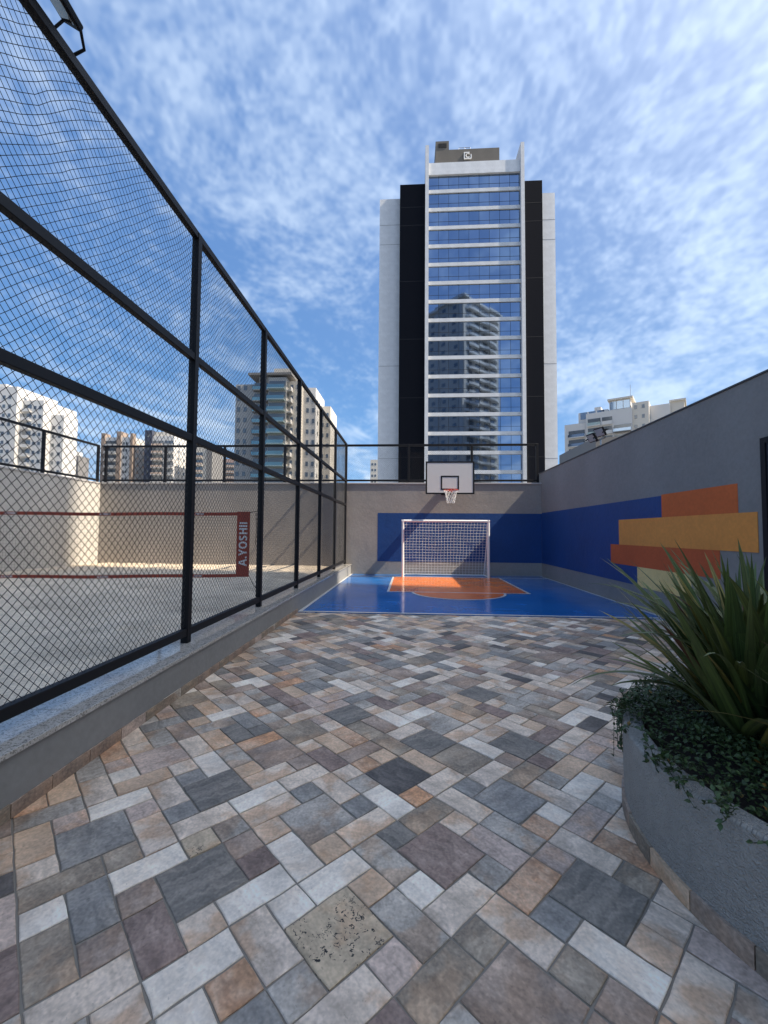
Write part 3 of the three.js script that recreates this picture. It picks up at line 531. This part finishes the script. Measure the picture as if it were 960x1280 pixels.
// ---------------------------------------------------------------- the tower across the wall
const glassMat = (c, r = 0.04) => mat(C(...c), r, { metalness: 1 });
{
  const TW = [C(0.80, 0.81, 0.82), C(0.74, 0.75, 0.76)];
  const tw = thing('glass_tower', 'tall white and black tower with horizontal bands of blue mirror glass', 'tower', [9.5, -11, -70]);
  const X = (x) => x - 9.5, Y = (y) => y + 11, wm = plaster(TW[0], 0.7, 0.004), gm = plaster(TW[1], 0.7, 0.004), bm = new THREE.MeshPhysicalMaterial({ color: C(0.009, 0.010, 0.014), roughness: 0.8, specularIntensity: 0.1 }), jm = mat(C(0.3, 0.3, 0.31), 0.8), jb = mat(C(0.01, 0.01, 0.012), 0.8);
  part('core', bx(X(2.4), X(18.8), 0, Y(63.9), -19, -0.35), gm, tw);
  const wl = part('wing_wall', bx(X(-5.45), X(-1.9), 0, Y(59.75), -18, -1.4), wm, tw), wr = part('wing_wall', bx(X(21.98), X(24.5), 0, Y(59.75), -18, -1.4), wm, tw);
  const bl = part('dark_panel_wall', bx(X(-1.9), X(2.4), 0, Y(61.1), -18.5, -0.02), bm, tw), br = part('dark_panel_wall', bx(X(18.8), X(21.98), 0, Y(60.9), -18.5, -0.02), bm, tw);
  for (const y of [55, 51.5, 30, 14]) { part('panel_joint', bx(X(-5.44), X(-1.91), Y(y), Y(y) + 0.07, -1.4, -1.385), jm, wl); part('panel_joint', bx(X(21.99), X(24.49), Y(y), Y(y) + 0.07, -1.4, -1.385), jm, wr); }
  for (const y of [57, 53.8, 44, 34, 24, 14]) { part('panel_joint', bx(X(-1.88), X(2.3), Y(y), Y(y) + 0.08, -0.02, -0.008), jb, bl); part('panel_joint', bx(X(18.9), X(21.96), Y(y), Y(y) + 0.08, -0.02, -0.008), jb, br); }
  part('fin', bx(X(2.4), X(2.98), 0, Y(67.3), -1.2, 0.7), gm, tw); part('fin', bx(X(18.3), X(18.88), 0, Y(67.1), -3.2, 0.7), gm, tw);
  part('roof_band', bx(X(2.98), X(18.3), Y(62.35), Y(64.45), -0.35, 0.3), wm, tw);
  seed(1234);
  const panes = [], cols = 9, x0 = 2.98, x1 = 18.3, cw = (x1 - x0) / cols, gm2 = [[0.22, 0.30, 0.43], [0.20, 0.28, 0.41], [0.245, 0.325, 0.455]].map((c) => glassMat(c, 0.03));
  const pg = cbox(cw - 0.05, 2.55, 0.03), open = cbox(cw - 0.5, 0.05, 0.4);
  for (let n = 0; n < 18; n++) {
    const yb = 59.85 - 3.2 * n, fl = part('spandrel_band', bx(X(2.98), X(18.3), Y(yb) - 0.6, Y(yb), -0.35, 0.12), gm, tw);
    for (let c = 0; c < cols; c++) { const p = part('glass_pane', pg, gm2[Math.floor(rnd() * 3)], tw, [X(x0 + cw * (c + 0.5)), Y(yb) + 1.3, -0.1]); p.rotation.set(rr(-1, 1) * 0.0028, rr(-1, 1) * 0.003, 0); }
    const mb = []; for (let c = 1; c < cols; c++) mb.push(bx(X(x0 + cw * c) - 0.02, X(x0 + cw * c) + 0.02, Y(yb) + 0.002, Y(yb) + 2.598, -0.2, -0.05)); mb.push(bx(X(x0), X(x1), Y(yb) + 0.85, Y(yb) + 0.89, -0.08, -0.06)); part('mullions', merge(mb), jb, tw);
  }
  part('base_wall', bx(X(2.98), X(18.3), 0, Y(4.7), -0.35, 0.2), gm, tw);
  const pent = part('penthouse', merge([bx(X(4.2), X(6.5), Y(63.9), Y(69.4), -9, -0.9), bx(X(6.501), X(15.1), Y(63.9), Y(67.8), -9, -0.9)]), plaster(C(0.15, 0.135, 0.115), 0.8, 0.004), tw);
  part('louver', bx(X(4.7), X(6.1), Y(68.2), Y(69.0), -0.9, -0.86), jb, pent);
  for (let k = 0; k < 4; k++) part('louver_slat', bx(X(4.72), X(6.08), Y(68.26 + k * 0.19), Y(68.32 + k * 0.19), -0.86, -0.82), mat(C(0.06, 0.06, 0.06)), pent);
  const sg = part('roof_sign', merge([bx(X(9.05), X(10.35), Y(65.900), Y(66.050), -0.9, -0.72), bx(X(9.05), X(10.0), Y(66.950), Y(67.100), -0.9, -0.72), bx(X(9.05), X(9.2), Y(66.051), Y(66.949), -0.9, -0.72), bx(X(10.2), X(10.35), Y(66.051), Y(66.700), -0.9, -0.72), new THREE.TorusGeometry(0.32, 0.075, 8, 24, 5).rotateZ(0.6).translate(X(9.72), Y(66.500), -0.78)]), M.white, pent);
  const st = new Strands(); for (const x of [8.3, 9.3, 10.2]) st.add([V(X(x), Y(67.700), -1.5), V(X(x), Y(68.600), -1.5)], 0.05, 4); st.add([V(X(8.3), Y(68.600), -1.5), V(X(10.2), Y(68.600), -1.5)], 0.05, 4); part('roof_rail', st.geo(), M.steel, pent);
}

// ---------------------------------------------------------------- other buildings
const BM = {
  white: mat(C(0.60, 0.58, 0.55), 0.8), cream: mat(C(0.62, 0.57, 0.49), 0.8), grey: mat(C(0.42, 0.41, 0.39), 0.8), taupe: mat(C(0.48, 0.44, 0.39), 0.8), dgrey: mat(C(0.22, 0.21, 0.2), 0.8), brown: mat(C(0.29, 0.225, 0.18), 0.8), navy: mat(C(0.05, 0.06, 0.09), 0.7),
  peach: mat(C(0.62, 0.46, 0.35), 0.8), pink: mat(C(0.58, 0.40, 0.33), 0.8), glass: mat(C(0.17, 0.19, 0.21), 0.15, { metalness: 0.6 }), teal: mat(C(0.20, 0.34, 0.38), 0.1, { metalness: 0.8 }), blue: mat(C(0.28, 0.38, 0.52), 0.08, { metalness: 0.9 }), pale: mat(C(0.42, 0.52, 0.50), 0.2, { metalness: 0.4 }),
};
// windows in rows on the front (f), right (r) or left (l) face of a block
function rows(b, face, blk, us, w, h, y0, y1, step, m, name = 'window') {
  for (let y = y0; y < y1; y += step) for (const u of us) {
    const p = face === 'f' ? [u, y, blk[5] + 0.02] : face === 'r' ? [blk[1] + 0.02, y, u] : [blk[0] - 0.02, y, u];
    part(name, face === 'f' ? cbox(w, h, 0.12) : cbox(0.12, h, w), m, b, p);
  }
}
function balconies(b, face, blk, u0, u1, y0, y1, step, d, slab, rail) {
  for (let y = y0; y < y1; y += step) {
    const w = u1 - u0, c = (u0 + u1) / 2, at = (dy, dd, g0, g1, m, n) => part(n, face === 'f' ? cbox(w, dy, dd) : cbox(dd, dy, w), m, b, face === 'f' ? [c, g0, blk[5] + g1] : face === 'r' ? [blk[1] + g1, g0, c] : [blk[0] - g1, g0, c]);
    at(step - 1.6, 0.1, y + 0.35, 0.02, BM.glass, 'window'); const s = at(0.25, d, y - step / 2 + 0.12, d / 2, slab, 'balcony_slab'); at(0.85, 0.1, y - step / 2 + 0.68, d - 0.06, rail, 'balcony_front');
  }
}
const block = (b, k, m, n = 'wall') => part(n, bx(...k), m, b);
{
  const YB = -11, T = (h) => h + 11;
  let b, k;
  // white towers at the far left
  b = thing('white_apartment_tower', 'broad white apartment tower behind the cream wall with stacked balconies', 'building', [-134, YB, -130]);
  k = [-14, 5, 0, T(48.5), -16, 0]; block(b, k, BM.white); rows(b, 'f', k, [-3.6, -1.6, 0.6, 2.6], 0.9, 1.1, 26, T(46), 3, BM.glass); balconies(b, 'f', k, -12.6, -5.2, 26, T(46), 3, 1.2, BM.white, BM.grey); rows(b, 'r', k, [-3, -6, -9, -12], 0.9, 1.1, 26, T(46), 3, BM.glass);
  k = [-2, 12.5, 0, T(44.5), -18, -1]; block(b, [5.001, 12.5, 0, T(44.5), -16, -2], BM.white); k = [5, 12.5, 0, T(44.5), -16, -2]; balconies(b, 'f', k, 5.6, 8.4, 26, T(43), 3, 1.0, BM.white, BM.white); rows(b, 'f', k, [9.6, 11.4], 0.9, 1.1, 26, T(43), 3, BM.glass);
  block(b, [12.501, 17.2, 0, T(40.3), -11, -5], BM.white); k = [12.5, 17.2, 0, T(40.3), -11, -5]; rows(b, 'f', k, [13.6, 15.8], 0.9, 1.1, 26, T(39), 3, BM.glass); block(b, [-8, -2, T(48.5) + 0.002, T(50.5), -10, -3], BM.white, 'roof_block');
  b = thing('slim_grey_building', 'slim white and grey building far beyond the cream wall railing', 'building', [-169, YB, -200]);
  k = [-3.2, 0, 0, T(41.3), -8, 0]; block(b, k, BM.white); rows(b, 'f', k, [-2.2, -0.9], 0.6, 1.2, 36, T(40), 3, BM.glass); block(b, [0.001, 3.6, 0, T(38.5), -8, -1], BM.dgrey); rows(b, 'f', [0, 3.6, 0, 1, -8, -1], [1.2, 2.5], 0.7, 1.2, 36, T(37), 3, BM.glass);
  // brown trimmed tower
  b = thing('brown_trim_tower', 'white apartment tower with brown vertical strips seen above the back wall', 'building', [-122, YB, -170]);
  k = [-7.6, 6, 0, T(40.6), -14, 0]; block(b, k, BM.white); block(b, [-7.8, -6.2, 0, T(42.3), -3, 0.5], BM.brown, 'brown_strip'); block(b, [-1.0, 0.8, 0, T(43), -4, 0.5], BM.brown, 'brown_strip'); block(b, [4.9, 6.04, 0, T(42.2), -1.5, 0.5], BM.brown, 'brown_strip');
  balconies(b, 'f', k, -6.1, -1.1, 28, T(40), 3, 1.2, BM.white, BM.grey); rows(b, 'f', k, [1.9, 3.1], 0.7, 1.1, 28, T(40), 3, BM.glass); rows(b, 'r', k, [-3, -7, -11], 1.0, 1.1, 28, T(40), 3, BM.peach);
  // navy strip tower
  b = thing('navy_strip_tower', 'white apartment tower with a navy end strip and peach balconies above the back wall', 'building', [-104, YB, -170]);
  k = [-6.5, 5.6, 0, T(41), -14, 0]; block(b, k, BM.white); block(b, [-6.7, -3.6, 0, T(43.4), -8, 0.6], BM.navy, 'navy_strip'); block(b, [-3.59, 5.4, T(41) + 0.002, T(43), -9, -1], BM.cream, 'roof_block'); rows(b, 'f', [0, 0, 0, 0, 0, 0.6], [-5.1], 0.8, 1.1, 28, T(42), 3, BM.glass);
  balconies(b, 'f', k, -3.4, 1.2, 28, T(40), 3, 1.3, BM.white, BM.peach); balconies(b, 'f', k, 1.6, 5.4, 28, T(40), 3, 0.9, BM.white, BM.grey); rows(b, 'r', k, [-4, -8, -12], 0.9, 1.1, 28, T(40), 3, BM.glass);
  b = thing('banded_apartment_block', 'cream apartment block with dark corner strip and long banded balconies', 'building', [-86, YB, -170]);
  k = [-5.6, 2.0, 0, T(36.5), -12, 0]; block(b, k, BM.cream); balconies(b, 'f', k, -5.4, 0.2, 26, T(36), 3, 1.1, BM.white, BM.peach); block(b, [2.001, 4.3, 0, T(36.2), -10, 0.3], BM.dgrey, 'corner_strip');
  b = thing('pink_apartment_block', 'small pink apartment block between taller towers above the back wall', 'building', [-96, YB, -220]);
  k = [-5, 4.6, 0, T(40), -10, 0]; block(b, k, BM.pink); balconies(b, 'f', k, -4.6, 2.4, 36, T(39), 3, 1, BM.white, BM.peach); rows(b, 'f', k, [3.4], 0.8, 1.1, 36, T(39), 3, BM.glass);
  // grey tower with teal balconies
  b = thing('teal_balcony_tower', 'large grey tower with teal glass balconies and cream side blocks behind the fence', 'building', [-35, YB, -110]);
  k = [-11.9, -5.2, 0, T(41.0), -14, 0]; block(b, k, BM.grey); rows(b, 'f', k, [-11, -9.2, -7.0], 0.85, 1.2, 22, T(40), 2.9, BM.glass);
  k = [-7.4, -2.2, 0, T(42.6), -10, 1.2]; block(b, [-5.199, -2.2, 0, T(42.6), -10, 1.0], BM.grey); block(b, [-7.6, 4.0, T(42.6) + 0.001, T(43.2), -9, 2.6], BM.dgrey, 'roof_slab'); k = [-6.6, -2.2, 0, T(42), -10, 1.0];
  balconies(b, 'f', k, -6.4, -2.3, 22, T(41), 2.9, 1.4, BM.dgrey, BM.teal); k = [-2.199, 2.6, 0, T(42), -10, 2.2]; block(b, k, BM.grey); balconies(b, 'f', k, -2.0, 2.4, 22, T(41), 2.9, 1.6, BM.pale, BM.teal); balconies(b, 'r', k, -1.5, 2.0, 22, T(41), 2.9, 1.2, BM.white, BM.white);
  block(b, [-1.5, 3.8, T(43.2) + 0.001, T(45.2), -7, 0], BM.cream, 'roof_block'); block(b, [2.601, 6.2, 0, T(41.6), -12, 0.3], BM.cream); rows(b, 'f', [0, 0, 0, 0, 0, 0.3], [3.6, 5.2], 0.7, 1.2, 22, T(40), 2.9, BM.glass);
  k = [6.201, 9.6, 0, T(40.4), -13, -1.5]; block(b, k, BM.white); rows(b, 'f', k, [7.4, 9.0], 0.7, 1.2, 22, T(39), 2.9, BM.glass); rows(b, 'r', k, [-4, -6.5, -9], 0.9, 1.0, 22, T(39), 2.9, BM.glass);
  k = [9.601, 12.8, 0, T(36.6), -16, -6]; block(b, k, BM.cream); rows(b, 'f', k, [10.6, 12], 0.6, 1.1, 22, T(36), 2.9, BM.glass); 
  b = thing('slim_pale_building', 'slim pale building just showing beside the black and white tower', 'building', [-18.2, YB, -220]);
  k = [-2.4, 2.6, 0, T(39.4), -8, 0]; block(b, k, BM.cream); rows(b, 'f', k, [-1.4, 0.2], 0.9, 1.2, 36, T(38), 3, BM.glass);
  // glassy terraced building on the right
  b = thing('terraced_glass_building', 'stepped white apartment building with blue glass fronts above the mural wall', 'building', [65.5, YB, -128], R(-33));
  k = [-19, 0, 0, T(38.5), -15, 0]; block(b, [-19, -12.5, 0, T(36.5), -15, -0.6], BM.white); block(b, [-12.499, 0, 0, T(39), -15, 0], BM.white);
  balconies(b, 'f', [0, 0, 0, 0, 0, -0.6], -17.8, -13, 24, T(34), 2.9, 1.0, BM.white, BM.blue); block(b, [-15, -6.5, T(36.5) + 0.3, T(40), -12, -1.6], BM.white, 'penthouse'); rows(b, 'f', [0, 0, 0, 0, 0, -1.6], [-13.4, -11, -8.6], 2.0, 2.2, T(38.9), T(39.2), 3, BM.blue);
  balconies(b, 'f', [0, 0, 0, 0, 0, 0], -12, -8.4, 24, T(38), 2.9, 0.9, BM.white, BM.pale); balconies(b, 'f', [0, 0, 0, 0, 0, 0], -8, -5.2, 24, T(38), 2.9, 0.7, BM.white, BM.white); balconies(b, 'f', [0, 0, 0, 0, 0, 0], -4.8, -0.2, 24, T(36), 2.9, 1.6, BM.dgrey, BM.blue);
  block(b, [-6, -0.4, T(39) + 0.002, T(42), -10, -0.6], BM.white, 'penthouse'); rows(b, 'f', [0, 0, 0, 0, 0, -0.6], [-5, -3.2, -1.4], 1.6, 2.4, T(40.5), T(40.8), 3, BM.blue); block(b, [-10.4, -8.6, T(39) + 0.002, T(41.2), -6, -2], BM.white, 'roof_block'); block(b, [-6.4, 0.3, T(42) + 0.001, T(42.5), -10, 0.3], BM.cream, 'roof_slab');
  k = [0.001, 4.2, 0, T(40.5), -9, -0.8]; block(b, k, BM.cream); rows(b, 'f', k, [0.9, 2.8], 0.7, 1.1, 24, T(39.5), 2.9, BM.glass); rows(b, 'r', k, [-2.6, -5], 1.0, 1.1, 24, T(39), 2.9, BM.glass);
  k = [4.201, 9.2, 0, T(39.4), -12, -3]; block(b, k, BM.white); k = [9.201, 12.6, 0, T(40.2), -14, -5]; block(b, k, BM.cream); rows(b, 'f', k, [10, 11.8], 0.8, 1.1, 24, T(39), 2.9, BM.glass); block(b, [9.0, 13, T(40.2) + 0.001, T(40.7), -14, -4.4], BM.cream, 'roof_slab');
  const an = new Strands(); an.add([V(-0.5, T(42.5), -2), V(-0.5, T(46.5), -2)], 0.06, 4); part('antenna', an.geo(), M.steel, b);
  // low neighbour with a flat eave just over the mural wall
  b = thing('low_service_building', 'low grey flat roofed building behind the mural wall and floodlights', 'building', [7, -11, -16.3]);
  block(b, [0.35, 7, 0, T(4.75), -3.6, -0.3], BM.dgrey); block(b, [0, 7.3, T(4.75) + 0.002, T(5.25), -3.9, 0], BM.dgrey, 'roof_slab');
  // the building mirrored in the glass, behind the terrace, turned 45 degrees
  b = thing('balcony_tower', 'tall dark grey tower with curved white balconies mirrored in the tower glass', 'building', [19, YB, 10], R(-45));
  k = [-21, 0, 0, T(86), 0, 22]; part('wall', bx(0, 22, 0, T(86), 0, 21), BM.taupe, b);
  for (let n = 0; n < 26; n++) {
    const y = T(5 + n * 3.1);
    const s = new THREE.Shape(); s.moveTo(1, 0); s.bezierCurveTo(5, 2.6, 9, 0.2, 12, 1.6); s.bezierCurveTo(15, 2.6, 18, 2.2, 21, 0); s.closePath();
    part('balcony_slab', new THREE.ExtrudeGeometry(s, { depth: 0.85, bevelEnabled: false, curveSegments: 10 }).rotateX(-Math.PI / 2), BM.white, b, [0, y, 0]);
    for (const u of [3.5, 8, 13, 18]) part('window', cbox(2.6, 1.9, 0.12), BM.glass, b, [u, y + 1.9, -0.02]);
    for (const v of [4, 9, 15]) part('window', cbox(0.12, 1.3, 1.6), BM.glass, b, [-0.02, y + 1.8, v]);
  }
  part('wall_strip', bx(-0.3, 0, 0, T(88), 11, 13.5), BM.grey, b); part('wall_strip', bx(-0.3, 0, 0, T(87), 0.4, 2.2), BM.grey, b); part('roof_slab', bx(-1, 22.5, T(86) + 0.002, T(86.8), -1, 21.5), BM.white, b); part('roof_block', bx(3, 14, T(86.8) + 0.002, T(90), 3, 14), BM.grey, b);
  // the tower to the right that shades the terrace
  b = thing('shading_tower', 'plain grey apartment tower to the right that shades the terrace', 'building', [44, YB, -4.75]);
  k = [0, 6, 0, T(75), 0, 22]; block(b, k, BM.grey); rows(b, 'l', k, [3, 8, 13, 18], 1.8, 1.4, 16, T(72), 3, BM.glass); block(b, [-0.0, 6, T(75) + 0.001, T(75.6), 0.0, 22.2], BM.white, 'roof_slab');
}
renderer.render(scene, camera);
